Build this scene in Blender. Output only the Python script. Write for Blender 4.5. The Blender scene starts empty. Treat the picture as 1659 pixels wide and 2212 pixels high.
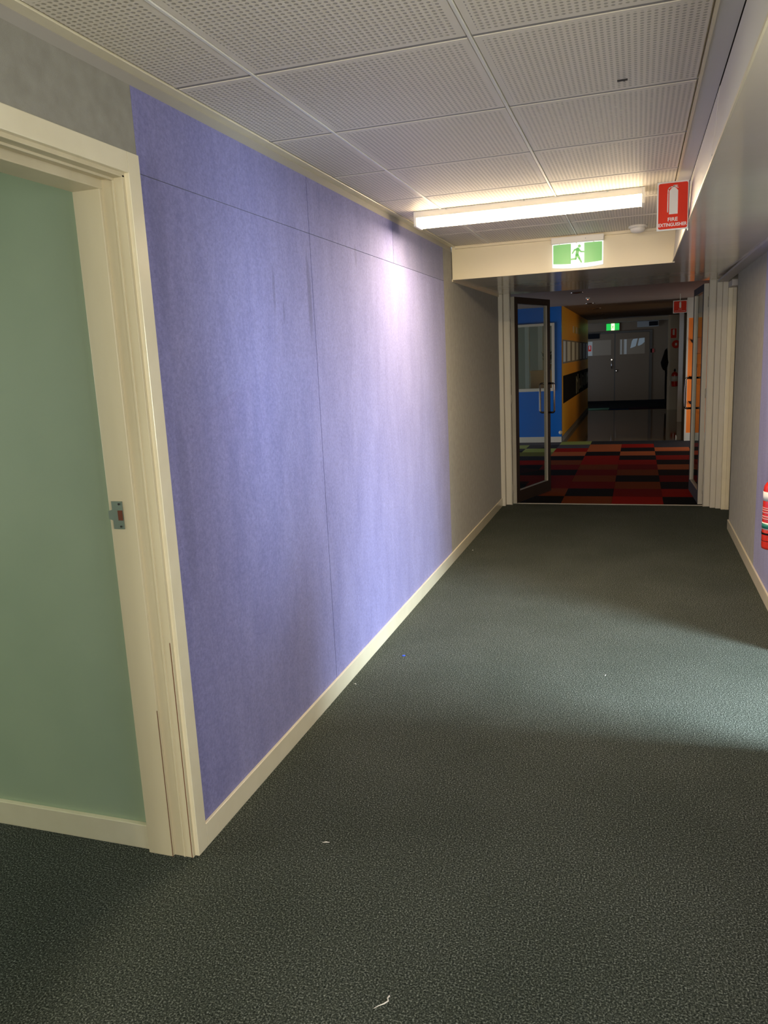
import bpy, bmesh, math, random
from mathutils import Vector, Matrix
random.seed(7)
S = bpy.context.scene
COL = S.collection

# ------------------------------------------------------------------ camera
RT = Vector((0.95051889, 0.30710462, -0.04691036))
UP = Vector((-0.01506854, 0.19639645, 0.98040878))
FW = Vector((-0.3103011, 0.9311902, -0.19130615))
cd = bpy.data.cameras.new('camera')
cam = bpy.data.objects.new('camera', cd); COL.objects.link(cam)
cam.matrix_world = Matrix(((RT.x, UP.x, -FW.x, 1.3199), (RT.y, UP.y, -FW.y, 0.0), (RT.z, UP.z, -FW.z, 1.5174), (0, 0, 0, 1)))
cd.sensor_fit = 'HORIZONTAL'; cd.sensor_width = 36.0; cd.lens = 1665.3 / 1659 * 36.0
cd.clip_start = 0.02
S.camera = cam

# ------------------------------------------------------------------ exposure
S.view_settings.view_transform = 'Standard'; S.view_settings.look = 'None'
S.view_settings.gamma = 1.0; S.view_settings.use_curve_mapping = False
S.view_settings.exposure = 1.4
S.cycles.use_denoising = True
S.cycles.max_bounces = 8; S.cycles.diffuse_bounces = 6; S.cycles.glossy_bounces = 4
S.cycles.caustics_reflective = False; S.cycles.caustics_refractive = False
S.cycles.sample_clamp_indirect = 6.0

# ------------------------------------------------------------------ world and lights
wd = bpy.data.worlds.new('world'); S.world = wd; wd.use_nodes = True
wd.node_tree.nodes['Background'].inputs[0].default_value = (0.55, 0.72, 1.0, 1)
wd.node_tree.nodes['Background'].inputs[1].default_value = 1.0

def area(name, loc, direction, sx, sy, power, color, spread=180):
    l = bpy.data.lights.new(name, 'AREA'); l.shape = 'RECTANGLE'; l.size = sx; l.size_y = sy
    l.energy = power; l.color = color; l.spread = math.radians(spread)
    o = bpy.data.objects.new(name, l); COL.objects.link(o)
    o.location = loc; o.rotation_euler = Vector(direction).to_track_quat('-Z', 'Y').to_euler()
    return o
DAY = (0.74, 0.88, 1.0)
# daylight through the glazed door of the side porch on the right
area('daylight_porch', (4.02, 2.78, 1.50), (-1, 0.12, -1.1), 0.72, 1.25, 84, DAY, 115)
# added narrow upward light, out of view, for the pale band on the left wall
area('wall_band_fill', (4.00, 3.62, 0.45), (-4.0, -1.3, 1.02), 0.5, 0.25, 1.9, DAY, 30)
# daylight through the window of the room on the left
area('daylight_left_room', (-4.4, 0.4, 1.3), (1, 0.1, -0.1), 2.0, 1.3, 23, (1.0, 0.98, 0.80))
# added fill light behind the photographer, set in an added window
area('fill_behind', (0.9, -4.42, 1.35), (0, 1, -0.05), 1.5, 1.3, 62, (1.0, 0.92, 0.74))
# added side fill, out of view, to brighten the left architrave and wall
area('fill_side', (2.18, 1.0, 1.4), (-1, 0.1, 0), 1.3, 1.1, 11, (1.0, 0.93, 0.78))
# daylight at the low lobby window, the room behind the blue wall and the far corridor
area('daylight_lobby', (-2.95, 12.3, 0.62), (1, 0.3, -0.1), 1.7, 0.85, 15, (0.95, 0.95, 1.0))
area('lobby_fill_right', (3.22, 12.95, 0.8), (-1, 0.25, -0.1), 0.85, 1.0, 5, (1.0, 0.93, 0.85))  # added light, out of view, to brighten the orange wall
area('daylight_office', (-2.9, 14.9, 1.4), (1, 0, -0.1), 1.3, 1.1, 5, (0.85, 1.0, 0.85))
area('daylight_hall', (4.45, 16.0, 1.4), (-1, -0.1, 0), 1.2, 1.2, 11, (1.0, 0.72, 0.42))

# ------------------------------------------------------------------ material helpers
def mat(name, col, rough=0.6, metal=0.0, spec=0.5, coat=0.0, sheen=0.0, emit=None, estr=0.0):
    m = bpy.data.materials.new(name); m.use_nodes = True
    b = m.node_tree.nodes['Principled BSDF']
    b.inputs['Base Color'].default_value = (*col, 1); b.inputs['Roughness'].default_value = rough
    b.inputs['Metallic'].default_value = metal; b.inputs['Specular IOR Level'].default_value = spec
    b.inputs['Coat Weight'].default_value = coat; b.inputs['Coat Roughness'].default_value = 0.06
    b.inputs['Sheen Weight'].default_value = sheen; b.inputs['Sheen Roughness'].default_value = 0.4
    if emit:
        b.inputs['Emission Color'].default_value = (*emit, 1); b.inputs['Emission Strength'].default_value = estr
    return m
def N(m, t, **kw):
    n = m.node_tree.nodes.new(t)
    for k, v in kw.items():
        if k in n.inputs: n.inputs[k].default_value = v
        else: setattr(n, k, v)
    return n
def L(m, a, b): m.node_tree.links.new(a, b)
def P(m): return m.node_tree.nodes['Principled BSDF']
def vary(m, c1, c2, scale, detail=4, bump=0.0, bscale=None, bdist=0.002, stretch=(1, 1, 1), lo=0.35, hi=0.65):
    """colour mottling and bump from object-space noise"""
    tc = N(m, 'ShaderNodeTexCoord'); mp = N(m, 'ShaderNodeMapping'); mp.inputs['Scale'].default_value = stretch
    L(m, tc.outputs['Object'], mp.inputs['Vector'])
    nz = N(m, 'ShaderNodeTexNoise'); nz.inputs['Scale'].default_value = scale; nz.inputs['Detail'].default_value = detail
    L(m, mp.outputs[0], nz.inputs['Vector'])
    cr = N(m, 'ShaderNodeValToRGB'); cr.color_ramp.elements[0].position = lo; cr.color_ramp.elements[1].position = hi
    cr.color_ramp.elements[0].color = (*c1, 1); cr.color_ramp.elements[1].color = (*c2, 1)
    L(m, nz.outputs[0], cr.inputs[0]); L(m, cr.outputs[0], P(m).inputs['Base Color'])
    if bump:
        n2 = N(m, 'ShaderNodeTexNoise'); n2.inputs['Scale'].default_value = bscale or scale * 4; n2.inputs['Detail'].default_value = 3
        L(m, tc.outputs['Object'], n2.inputs['Vector'])
        bp = N(m, 'ShaderNodeBump'); bp.inputs['Strength'].default_value = bump; bp.inputs['Distance'].default_value = bdist
        L(m, n2.outputs[0], bp.inputs['Height']); L(m, bp.outputs[0], P(m).inputs['Normal'])
    return m

# grey-green speckled carpet
M = {}
m = mat('carpet', (0.03, 0.036, 0.032), 0.95, spec=0.1, sheen=0.0)
tc = N(m, 'ShaderNodeTexCoord')
n1 = N(m, 'ShaderNodeTexNoise'); n1.inputs['Scale'].default_value = 200; n1.inputs['Detail'].default_value = 4; n1.inputs['Roughness'].default_value = 0.7
n2 = N(m, 'ShaderNodeTexNoise'); n2.inputs['Scale'].default_value = 2.2; n2.inputs['Detail'].default_value = 5
L(m, tc.outputs['Object'], n1.inputs['Vector']); L(m, tc.outputs['Object'], n2.inputs['Vector'])
cr = N(m, 'ShaderNodeValToRGB'); e = cr.color_ramp.elements
e[0].position = 0.36; e[0].color = (0.006, 0.010, 0.008, 1); e[1].position = 0.54; e[1].color = (0.070, 0.080, 0.066, 1)
x = e.new(0.72); x.color = (0.42, 0.45, 0.40, 1)
L(m, n1.outputs[0], cr.inputs[0])
mx = N(m, 'ShaderNodeMix'); mx.data_type = 'RGBA'; mx.blend_type = 'MULTIPLY'; mx.inputs[0].default_value = 1.0
c2 = N(m, 'ShaderNodeValToRGB'); c2.color_ramp.elements[0].position = .3; c2.color_ramp.elements[1].position = .7
c2.color_ramp.elements[0].color = (0.86, 0.88, 0.86, 1); c2.color_ramp.elements[1].color = (1.1, 1.1, 1.1, 1)
L(m, n2.outputs[0], c2.inputs[0]); L(m, cr.outputs[0], mx.inputs[6]); L(m, c2.outputs[0], mx.inputs[7])
L(m, mx.outputs[2], P(m).inputs['Base Color'])
bp = N(m, 'ShaderNodeBump'); bp.inputs['Strength'].default_value = 0.8; bp.inputs['Distance'].default_value = 0.006
L(m, n1.outputs[0], bp.inputs['Height']); L(m, bp.outputs[0], P(m).inputs['Normal'])
M['carpet'] = m

MARKS = [(3.09, 1.80, .022, .20, .72), (2.76, 1.80, .014, .10, .74), (3.70, 2.03, .018, .07, .82), (2.83, 1.72, .010, .05, .80), (2.02, 1.9, .05, .3, .86), (2.03, 1.1, .04, .35, .86)]
def felt(name, c1, c2, k=1.0):
    m = mat(name, c1, 0.85, spec=0.25, sheen=0.3)
    tc = N(m, 'ShaderNodeTexCoord'); mp = N(m, 'ShaderNodeMapping'); mp.inputs['Scale'].default_value = (1, 1, 0.28)
    L(m, tc.outputs['Object'], mp.inputs['Vector'])
    a = N(m, 'ShaderNodeTexNoise'); a.inputs['Scale'].default_value = 7; a.inputs['Detail'].default_value = 8; a.inputs['Roughness'].default_value = 0.68
    b = N(m, 'ShaderNodeTexNoise'); b.inputs['Scale'].default_value = 95; b.inputs['Detail'].default_value = 4; b.inputs['Roughness'].default_value = 0.7
    L(m, mp.outputs[0], a.inputs['Vector']); L(m, tc.outputs['Object'], b.inputs['Vector'])
    ra = N(m, 'ShaderNodeValToRGB'); ra.color_ramp.elements[0].position = .32; ra.color_ramp.elements[1].position = .66
    ra.color_ramp.elements[0].color = (*[v * k for v in c1], 1); ra.color_ramp.elements[1].color = (*[v * k for v in c2], 1)
    rb = N(m, 'ShaderNodeValToRGB'); rb.color_ramp.elements[0].position = .3; rb.color_ramp.elements[1].position = .7
    rb.color_ramp.elements[0].color = (.78, .78, .80, 1); rb.color_ramp.elements[1].color = (1.16, 1.16, 1.14, 1)
    L(m, a.outputs[0], ra.inputs[0]); L(m, b.outputs[0], rb.inputs[0])
    mx = N(m, 'ShaderNodeMix'); mx.data_type = 'RGBA'; mx.blend_type = 'MULTIPLY'; mx.inputs[0].default_value = 1.0; mx.clamp_result = False
    L(m, ra.outputs[0], mx.inputs[6]); L(m, rb.outputs[0], mx.inputs[7])
    # damp runs and rubbed marks on the cloth, each an upright oval at its own place (y, z, half width, half height)
    sp_ = N(m, 'ShaderNodeSeparateXYZ'); L(m, tc.outputs['Object'], sp_.inputs[0])
    def mth(op, a, b):
        n = N(m, 'ShaderNodeMath', operation=op)
        for i_, v_ in enumerate((a, b)):
            if isinstance(v_, (int, float)): n.inputs[i_].default_value = v_
            else: L(m, v_, n.inputs[i_])
        return n.outputs[0]
    out = mx.outputs[2]
    for (sy, sz, hw, hh, kk) in MARKS:
        u_ = mth('DIVIDE', mth('SUBTRACT', mth('ADD', sp_.outputs[1], mth('MULTIPLY', mth('SUBTRACT', a.outputs[0], .5), .05)), sy), hw)
        v_ = mth('DIVIDE', mth('SUBTRACT', sp_.outputs[2], sz), hh)
        d_ = mth('ADD', mth('MULTIPLY', u_, u_), mth('MULTIPLY', v_, v_))
        rg = N(m, 'ShaderNodeMapRange'); rg.inputs['From Min'].default_value = 0.3; rg.inputs['From Max'].default_value = 1.0
        rg.inputs['To Min'].default_value = kk; rg.inputs['To Max'].default_value = 1.0; L(m, d_, rg.inputs['Value'])
        vm = N(m, 'ShaderNodeVectorMath', operation='SCALE'); L(m, out, vm.inputs[0]); L(m, rg.outputs[0], vm.inputs['Scale']); out = vm.outputs[0]
    L(m, out, P(m).inputs['Base Color'])
    bp = N(m, 'ShaderNodeBump'); bp.inputs['Strength'].default_value = 0.45; bp.inputs['Distance'].default_value = 0.0015
    L(m, b.outputs[0], bp.inputs['Height']); L(m, bp.outputs[0], P(m).inputs['Normal'])
    return m
M['blue_felt'] = felt('blue_felt', (0.185, 0.185, 0.41), (0.245, 0.242, 0.49))
M['blue_felt_other_nap'] = felt('blue_felt_other_nap', (0.185, 0.187, 0.39), (0.235, 0.235, 0.445), 0.8)
M['grey_felt'] = vary(mat('grey_felt', (.3, .29, .25), 0.9, spec=0.2, sheen=0.2), (0.26, 0.25, 0.215), (0.31, 0.30, 0.26), 22, 5, 0.5, 420, 0.0012, (1, 1, 1), 0.3, 0.7)
M['cream'] = vary(mat('cream_gloss', (.7, .63, .45), 0.28, spec=0.5, coat=0.25), (0.76, 0.69, 0.50), (0.80, 0.73, 0.54), 9, 3, 0.08, 60, 0.001)
M['cream_face'] = mat('cream_beam', (.74, .66, .47), 0.4)
M['white_paint'] = mat('white_paint', (.74, .71, .64), 0.5)
M['frame_white'] = mat('frame_offwhite', (.60, .56, .47), 0.4)
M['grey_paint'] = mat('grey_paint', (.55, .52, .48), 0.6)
M['wall_shade_grey'] = mat('wall_shade_grey', (.34, .32, .29), 0.6)
M['shaded_cream'] = vary(mat('shaded_cream', (.6, .53, .36), 0.4), (.56, .49, .33), (.64, .57, .40), 6, 4, 0.1, 60, 0.001, (1, 1, .15))  # frame cream darkened, the jamb's shade put into its colour
M['soffit'] = vary(mat('soffit_gloss', (.5, .48, .42), 0.17, spec=0.5, coat=0.4), (0.74, 0.67, 0.54), (0.77, 0.70, 0.57), 3, 2, 0.25, 5, 0.004)
M['green_wall'] = vary(mat('green_wall', (.33, .47, .33), 0.55), (0.33, 0.42, 0.29), (0.36, 0.45, 0.31), 3, 3, 0.1, 90, 0.001)
M['ceil_plain'] = mat('ceiling_flat', (.62, .60, .56), 0.6)
M['joint_grey'] = mat('joint_grey', (.30, .28, .25), 0.7)
M['dark_gap'] = mat('dark_gap', (.02, .018, .016), 0.8)

# perforated ceiling tile: rows of small holes with their shade put into the colour, 16.3 mm apart
m = mat('ceiling_tile', (.64, .61, .55), 0.55)
tc = N(m, 'ShaderNodeTexCoord'); sp = N(m, 'ShaderNodeSeparateXYZ'); L(m, tc.outputs['Object'], sp.inputs[0])
def MA(op, a, b=None, c=None):
    n = N(m, 'ShaderNodeMath', operation=op)
    for i, v in enumerate((a, b, c)):
        if v is None: continue
        if isinstance(v, (int, float)): n.inputs[i].default_value = v
        else: L(m, v, n.inputs[i])
    return n.outputs[0]
PIT, TL, X0, Y0 = 0.0163, 0.6115, 0.29, 2.1234
def cell(o, off):
    t = MA('FRACT', MA('DIVIDE', MA('ADD', o, 100 * TL - off), TL))     # 0..1 inside one tile
    s = MA('MULTIPLY', t, TL)
    border = MA('MULTIPLY', MA('GREATER_THAN', s, 0.026), MA('LESS_THAN', s, TL - 0.026))
    f = MA('SUBTRACT', MA('FRACT', MA('DIVIDE', s, PIT)), 0.5)
    return f, border
fx, bx_ = cell(sp.outputs[0], X0); fy, by_ = cell(sp.outputs[1], Y0)
r = MA('SQRT', MA('ADD', MA('MULTIPLY', fx, fx), MA('MULTIPLY', fy, fy)))
hole = N(m, 'ShaderNodeMapRange'); hole.inputs['From Min'].default_value = 0.20; hole.inputs['From Max'].default_value = 0.36
hole.inputs['To Min'].default_value = 1; hole.inputs['To Max'].default_value = 0; L(m, r, hole.inputs['Value'])
hm = MA('MULTIPLY', hole.outputs[0], MA('MULTIPLY', bx_, by_))
mx = N(m, 'ShaderNodeMix'); mx.data_type = 'RGBA'; mx.inputs[6].default_value = (.76, .70, .59, 1); mx.inputs[7].default_value = (.42, .385, .315, 1)
L(m, hm, mx.inputs[0]); L(m, mx.outputs[2], P(m).inputs['Base Color'])
bp = N(m, 'ShaderNodeBump', invert=True); bp.inputs['Strength'].default_value = 0.6; bp.inputs['Distance'].default_value = 0.003
L(m, hm, bp.inputs['Height']); L(m, bp.outputs[0], P(m).inputs['Normal'])
M['tile'] = m

M['red'] = mat('sign_red', (.80, .045, .018), 0.6, spec=0.2)
M['door_frame_dark'] = mat('dark_door_frame', (.06, .045, .03), 0.6)
M['sign_white'] = mat('sign_white', (.82, .80, .76), 0.4)
M['green_sign'] = mat('exit_green', (.12, .42, .12), 0.3, emit=(.34, .66, .24), estr=0.18)
M['exit_white'] = mat('exit_white', (.8, .85, .8), 0.3, emit=(.92, .95, 1.0), estr=0.27)
M['green_far'] = mat('exit_green_dim', (.01, .3, .05), 0.3, emit=(.0, .5, .06), estr=0.38)
M['exit_far'] = mat('exit_pale_dim', (.6, .8, .4), 0.3, emit=(.7, 1, .4), estr=0.8)
M['led'] = mat('led_diffuser', (.9, .88, .8), 0.4, emit=(1.0, .77, .47), estr=10.5)
M['white_metal'] = mat('white_metal', (.8, .78, .72), 0.4)
M['plastic'] = mat('white_plastic', (.75, .73, .68), 0.4)
M['steel'] = mat('steel', (.32, .36, .34), 0.35, metal=0.9)
M['chrome'] = mat('chrome', (.55, .52, .50), 0.16, metal=1.0)
M['bronze'] = mat('bronze_frame', (.028, .016, .010), 0.6, spec=0.2)
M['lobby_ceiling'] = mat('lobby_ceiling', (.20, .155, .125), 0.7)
M['dark_chrome'] = mat('dark_chrome', (.22, .18, .16), 0.15, metal=1.0)
M['alu'] = mat('pale_aluminium', (.46, .43, .37), 0.4, metal=0.1)
M['black'] = mat('black', (.006, .006, .007), 0.8, spec=0.1)
M['brass_hole'] = mat('raw_timber_recess', (.12, .03, .01), 0.8)
M['ext_red'] = mat('extinguisher_red', (.70, .025, .012), 0.18, coat=0.6)
M['label_green'] = mat('label_green', (.02, .20, .14), 0.4)
M['blue_wall'] = mat('blue_gloss_wall', (.006, .13, .50), 0.22, spec=0.4)
M['yellow_wall'] = mat('ochre_wall', (.75, .35, .02), 0.45)
M['orange_wall'] = mat('orange_wall', (.88, .21, .015), 0.5)
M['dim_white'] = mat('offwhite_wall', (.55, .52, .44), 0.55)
M['brown_grey'] = mat('brown_grey_door', (.12, .075, .038), 0.55)
M['lino'] = mat('polished_lino', (.16, .10, .035), 0.07, spec=0.6)
M['dark_carpet'] = mat('dark_carpet', (.008, .009, .01), 0.95, spec=0.1)
M['timber'] = mat('pale_timber', (.55, .38, .16), 0.5)
M['office'] = mat('office_wall', (.35, .36, .31), 0.7)
M['paper'] = mat('paper', (.62, .66, .62), 0.6)
M['grey_board'] = mat('grey_board', (.20, .19, .17), 0.7)
M['letter'] = mat('letter_grey', (.30, .30, .22), 0.6)
M['cloth'] = mat('black_cloth', (.006, .007, .010), 0.9)
M['thread'] = mat('white_thread', (.9, .85, .8), 0.7)
M['blue_bit'] = mat('blue_paper', (.03, .10, .75), 0.7)
g = bpy.data.materials.new('clear_glass'); g.use_nodes = True; g.node_tree.nodes.clear()
go = g.node_tree.nodes.new('ShaderNodeOutputMaterial'); tr = g.node_tree.nodes.new('ShaderNodeBsdfTransparent'); gl = g.node_tree.nodes.new('ShaderNodeBsdfGlossy')
tr.inputs[0].default_value = (.88, .90, .88, 1); gl.inputs['Roughness'].default_value = 0.01
fr = g.node_tree.nodes.new('ShaderNodeFresnel'); fr.inputs[0].default_value = 1.5; ms = g.node_tree.nodes.new('ShaderNodeMixShader')
gm = g.node_tree.nodes.new('ShaderNodeNewGeometry'); im = g.node_tree.nodes.new('ShaderNodeMath'); im.operation = 'SUBTRACT'; im.inputs[0].default_value = 1.0
g.node_tree.links.new(gm.outputs['Backfacing'], im.inputs[1]); mm = g.node_tree.nodes.new('ShaderNodeMath'); mm.operation = 'MULTIPLY'
g.node_tree.links.new(im.outputs[0], mm.inputs[0]); g.node_tree.links.new(fr.outputs[0], mm.inputs[1]); g.node_tree.links.new(mm.outputs[0], ms.inputs[0]); g.node_tree.links.new(tr.outputs[0], ms.inputs[1]); g.node_tree.links.new(gl.outputs[0], ms.inputs[2]); g.node_tree.links.new(ms.outputs[0], go.inputs[0])
M['glass'] = g
TILE = {}
for k, c in dict(K=(.010, .009, .010), R=(.30, .012, .006), r=(.17, .008, .006), O=(.42, .11, .035), o=(.20, .045, .012), G=(.085, .08, .085), g=(.035, .036, .04), L=(.33, .38, .10), l=(.17, .17, .05)).items():
    TILE[k] = vary(mat('carpet_tile_' + {'K': 'black', 'R': 'red', 'r': 'deep_red', 'O': 'orange', 'o': 'rust', 'G': 'grey', 'g': 'charcoal', 'L': 'lime', 'l': 'olive'}[k], c, 0.95, spec=0.05), tuple(v * .8 for v in c), tuple(v * 1.15 for v in c), 150, 3)

# ------------------------------------------------------------------ mesh helpers
def box(bm, x0, x1, y0, y1, z0, z1, mi=0):
    vs = [bm.verts.new((x, y, z)) for x in (x0, x1) for y in (y0, y1) for z in (z0, z1)]
    for q in ((0, 1, 3, 2), (4, 6, 7, 5), (0, 4, 5, 1), (2, 3, 7, 6), (0, 2, 6, 4), (1, 5, 7, 3)):
        f = bm.faces.new([vs[i] for i in q]); f.material_index = mi
    return bm
def boxes(*L_):
    bm = bmesh.new()
    for b in L_: box(bm, *b)
    return bm
def prism(pts, axis, a, b, mi=0, bm=None):
    """extrude a 2-D outline; axis 'x': pts=(y,z); 'y': pts=(x,z); 'z': pts=(x,y)"""
    bm = bm or bmesh.new()
    f3 = {'x': lambda p, t: (t, p[0], p[1]), 'y': lambda p, t: (p[0], t, p[1]), 'z': lambda p, t: (p[0], p[1], t)}[axis]
    A = [bm.verts.new(f3(p, a)) for p in pts]; B = [bm.verts.new(f3(p, b)) for p in pts]
    fs = [bm.faces.new(A), bm.faces.new(B[::-1])]
    for i in range(len(pts)):
        j = (i + 1) % len(pts); fs.append(bm.faces.new((A[i], A[j], B[j], B[i])))
    for f in fs: f.material_index = mi
    return bm
def lathe(prof, seg=32, center=(0, 0, 0), axis='z', bm=None, mi=0):
    bm = bm or bmesh.new(); c = Vector(center); rings = []
    def pt(r, h, a):
        u, v = r * math.cos(a), r * math.sin(a)
        return c + {'z': Vector((u, v, h)), 'y': Vector((u, h, v)), 'x': Vector((h, u, v))}[axis]
    for r, h in prof: rings.append([bm.verts.new(pt(max(r, 1e-4), h, 2 * math.pi * i / seg)) for i in range(seg)])
    for a, b in zip(rings, rings[1:]):
        for i in range(seg):
            f = bm.faces.new((a[i], a[(i + 1) % seg], b[(i + 1) % seg], b[i])); f.smooth = True; f.material_index = mi
    f = bm.faces.new(rings[0][::-1]); f.material_index = mi
    f = bm.faces.new(rings[-1]); f.material_index = mi
    return bm
def tube(pts, r, seg=10, bm=None, mi=0):
    bm = bm or bmesh.new(); pts = [Vector(p) for p in pts]; rings = []; n = len(pts)
    up = None
    for i, p in enumerate(pts):
        d = (pts[min(i + 1, n - 1)] - pts[max(i - 1, 0)]).normalized()
        if up is None: up = d.orthogonal().normalized()
        up = (up - d * up.dot(d)).normalized(); s = d.cross(up)
        rr = r[i] if isinstance(r, (list, tuple)) else r
        rings.append([bm.verts.new(p + (up * math.cos(2 * math.pi * k / seg) + s * math.sin(2 * math.pi * k / seg)) * rr) for k in range(seg)])
    for a, b in zip(rings, rings[1:]):
        for k in range(seg):
            f = bm.faces.new((a[k], a[(k + 1) % seg], b[(k + 1) % seg], b[k])); f.smooth = True; f.material_index = mi
    bm.faces.new(rings[0][::-1]).material_index = mi; bm.faces.new(rings[-1]).material_index = mi
    return bm
def mk(name, bm, mats, parent=None, bevel=0.0, smooth=False):
    bmesh.ops.recalc_face_normals(bm, faces=bm.faces)
    off = Vector((0, 0, 0)); q = parent
    while q: off += q.location; q = q.parent
    bmesh.ops.translate(bm, verts=bm.verts, vec=-off)      # shapes are given in room coordinates
    me = bpy.data.meshes.new(name); bm.to_mesh(me); bm.free()
    for q in (mats if isinstance(mats, (list, tuple)) else [mats]): me.materials.append(M[q] if isinstance(q, str) else q)
    o = bpy.data.objects.new(name, me); COL.objects.link(o)
    if parent: o.parent = parent
    if bevel:
        b = o.modifiers.new('bevel', 'BEVEL'); b.width = bevel; b.segments = 2; b.limit_method = 'ANGLE'
    return o
def struct(name, bm, mats, parent=None, bevel=0.0):
    o = mk(name, bm, mats, parent, bevel)
    if not parent: o['kind'] = 'structure'
    return o
def thing(name, loc, label, cat, group=None, kind=None):
    o = bpy.data.objects.new(name, None); COL.objects.link(o); o.location = loc; o.empty_display_size = 0.1
    if kind: o['kind'] = kind
    else:
        o['label'] = label; o['category'] = cat
    if group: o['group'] = group
    return o
def tag(o, label, cat, group=None):
    o['label'] = label; o['category'] = cat
    if group: o['group'] = group
    return o
def text_bm(txt, width, height, origin, ex, ey, en, thick=0.0008, bold=0.0):
    """lettering as a thin solid fitted to width x height; origin = centre"""
    cu = bpy.data.curves.new('lettering', 'FONT'); cu.body = txt; cu.align_x = 'CENTER'; cu.align_y = 'CENTER'; cu.extrude = 0.5; cu.offset = bold; cu.resolution_u = 4
    o = bpy.data.objects.new('lettering_tmp', cu); COL.objects.link(o)
    dg = bpy.context.evaluated_depsgraph_get(); me = bpy.data.meshes.new_from_object(o.evaluated_get(dg))
    bm = bmesh.new(); bm.from_mesh(me); bpy.data.objects.remove(o); bpy.data.meshes.remove(me)
    xs = [v.co.x for v in bm.verts]; ys = [v.co.y for v in bm.verts]
    sx = width / (max(xs) - min(xs)); sy = height / (max(ys) - min(ys)); mx_, my_ = (max(xs) + min(xs)) / 2, (max(ys) + min(ys)) / 2
    for v in bm.verts:
        a, b, c = (v.co.x - mx_) * sx, (v.co.y - my_) * sy, v.co.z * thick
        v.co = Vector(origin) + Vector(ex) * a + Vector(ey) * b + Vector(en) * c
    return bm

W = 2.069; H = 2.315
# ================================================================== THE SETTING
struct('floor', boxes((-4.6, 5.2, -4.5, 7.93, -0.1, 0.0)), 'carpet')
# lobby carpet in coloured squares
cols = [-3.0 + 0, ]
XB = [-0.91, -0.415, 0.08, 0.585, 1.085, 1.582, 2.085, 2.6]
YB = [7.945, 8.40, 8.89, 9.38, 9.87, 10.36, 10.83, 11.30, 11.78, 12.27, 12.75, 13.25, 13.74]
GR = {  # columns left to right, rows from the glass doors to the blue wall
    0: 'KrKrKoLglgLG', 1: 'KoKrKKRglLgG', 2: 'KorrKroKORGL', 3: 'oKroroRRKOOg', 4: 'RrOKorRKOKRg', 5: 'KRKrKOKRKOgg', 6: 'rKoKRKoKRKgg'}
keys = list(TILE); bm = bmesh.new()
GR[4] = 'RroKorRKOKRg'
for c in range(7):
    for rr in range(12):
        box(bm, XB[c] + .0006, XB[c + 1] - .0006, YB[rr] + .0006, YB[rr + 1] - .0006, -0.1, 0.0, keys.index(GR[c][rr]))
box(bm, -3.1, XB[0], 7.945, 13.74, -0.1, 0.0, keys.index('g')); box(bm, XB[-1], 3.3, 7.945, 13.74, -0.1, 0.0, keys.index('K'))
struct('floor', bm, [TILE[k] for k in keys])
struct('floor', boxes((-0.1, 4.6, 13.74, 21.0, -0.1, -0.0)), 'lino')
bm = boxes((-3.1, 4.6, 21.9, 24.0, -0.1, 0.0, 0))
TG = [mat('carpet_tile_' + n, c, .95, spec=.05) for n, c in (('green', (.10, .19, .12)), ('navy', (.012, .035, .08)), ('plum', (.035, .012, .022)), ('ink', (.01, .01, .012)))]
for i, xx in enumerate([-0.4, 0.1, 0.6, 1.1, 1.6, 2.1]):
    for j, yy in enumerate([21.0, 21.45]):
        k = [[1, 1, 2, 3, 3, 4], [1, 1, 4, 3, 4, 4]][j][i]
        box(bm, xx, xx + .5, yy, yy + .45, -0.1, 0.0, k)
struct('floor', bm, [M['dark_carpet']] + TG)
struct('floor', boxes((-3.1, -0.1, 13.74, 16.9, -0.1, 0.0)), 'dark_carpet')
struct('trim_1', boxes((0.09, 1.95, 7.925, 7.947, -0.01, 0.006)), 'alu')       # threshold strip

# left wall with its doorway
D0, D1, DH = 1.062, 1.885, 2.04
wl = struct('wall_left', boxes((-0.147, 0, D1, 7.95, 0, H), (-0.147, 0, -4.5, D0, 0, H), (-0.147, 0, D0, D1, DH, H)), 'white_paint')
bm = bmesh.new()
ys = [1.952, 3.134, 4.330, 5.526]; zs = [0.0, 2.057, 2.281]
for i in range(3):
    for j in range(2):
        if (i, j) == (2, 0): continue
        if (i, j) == (1, 0): box(bm, 0, 0.005, ys[1] + .002, ys[3] - .0007, 0.0, 2.0558); continue
        box(bm, 0, 0.005, ys[i] + (.002 if i else 0), ys[i + 1] - .002, zs[j] + (.0012 if j else 0), zs[j + 1] - (.0012 if j == 0 else 0), 1 if (i, j) == (2, 1) else 0)
struct('blue_felt_lining', bm, ['blue_felt', 'blue_felt_other_nap'], wl)
struct('grey_felt_lining', boxes((0, 0.005, 5.526, 7.79, 0, 2.281), (0, 0.005, D0 - .06, 1.951, 2.06, 2.281), (0, 0.005, -4.5, D0 - .06, 0, 2.281)), 'grey_felt', wl)
struct('seam_backing', boxes((0, 0.0006, 1.96, 5.52, 0.09, 2.278)), 'dark_gap', wl)
struct('wall_shade_strip', boxes((0, 0.004, 1.0, 5.787, 2.2815, 2.3125)), 'wall_shade_grey', wl)  # added strip, the wall's shade under the ceiling put into its grey
struct('baseboard_left', boxes((0.004, 0.016, 1.944, 7.79, 0, 0.081), (0.004, 0.016, -4.5, D0 - .07, 0, 0.081)), 'cream', bevel=0.002)

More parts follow.
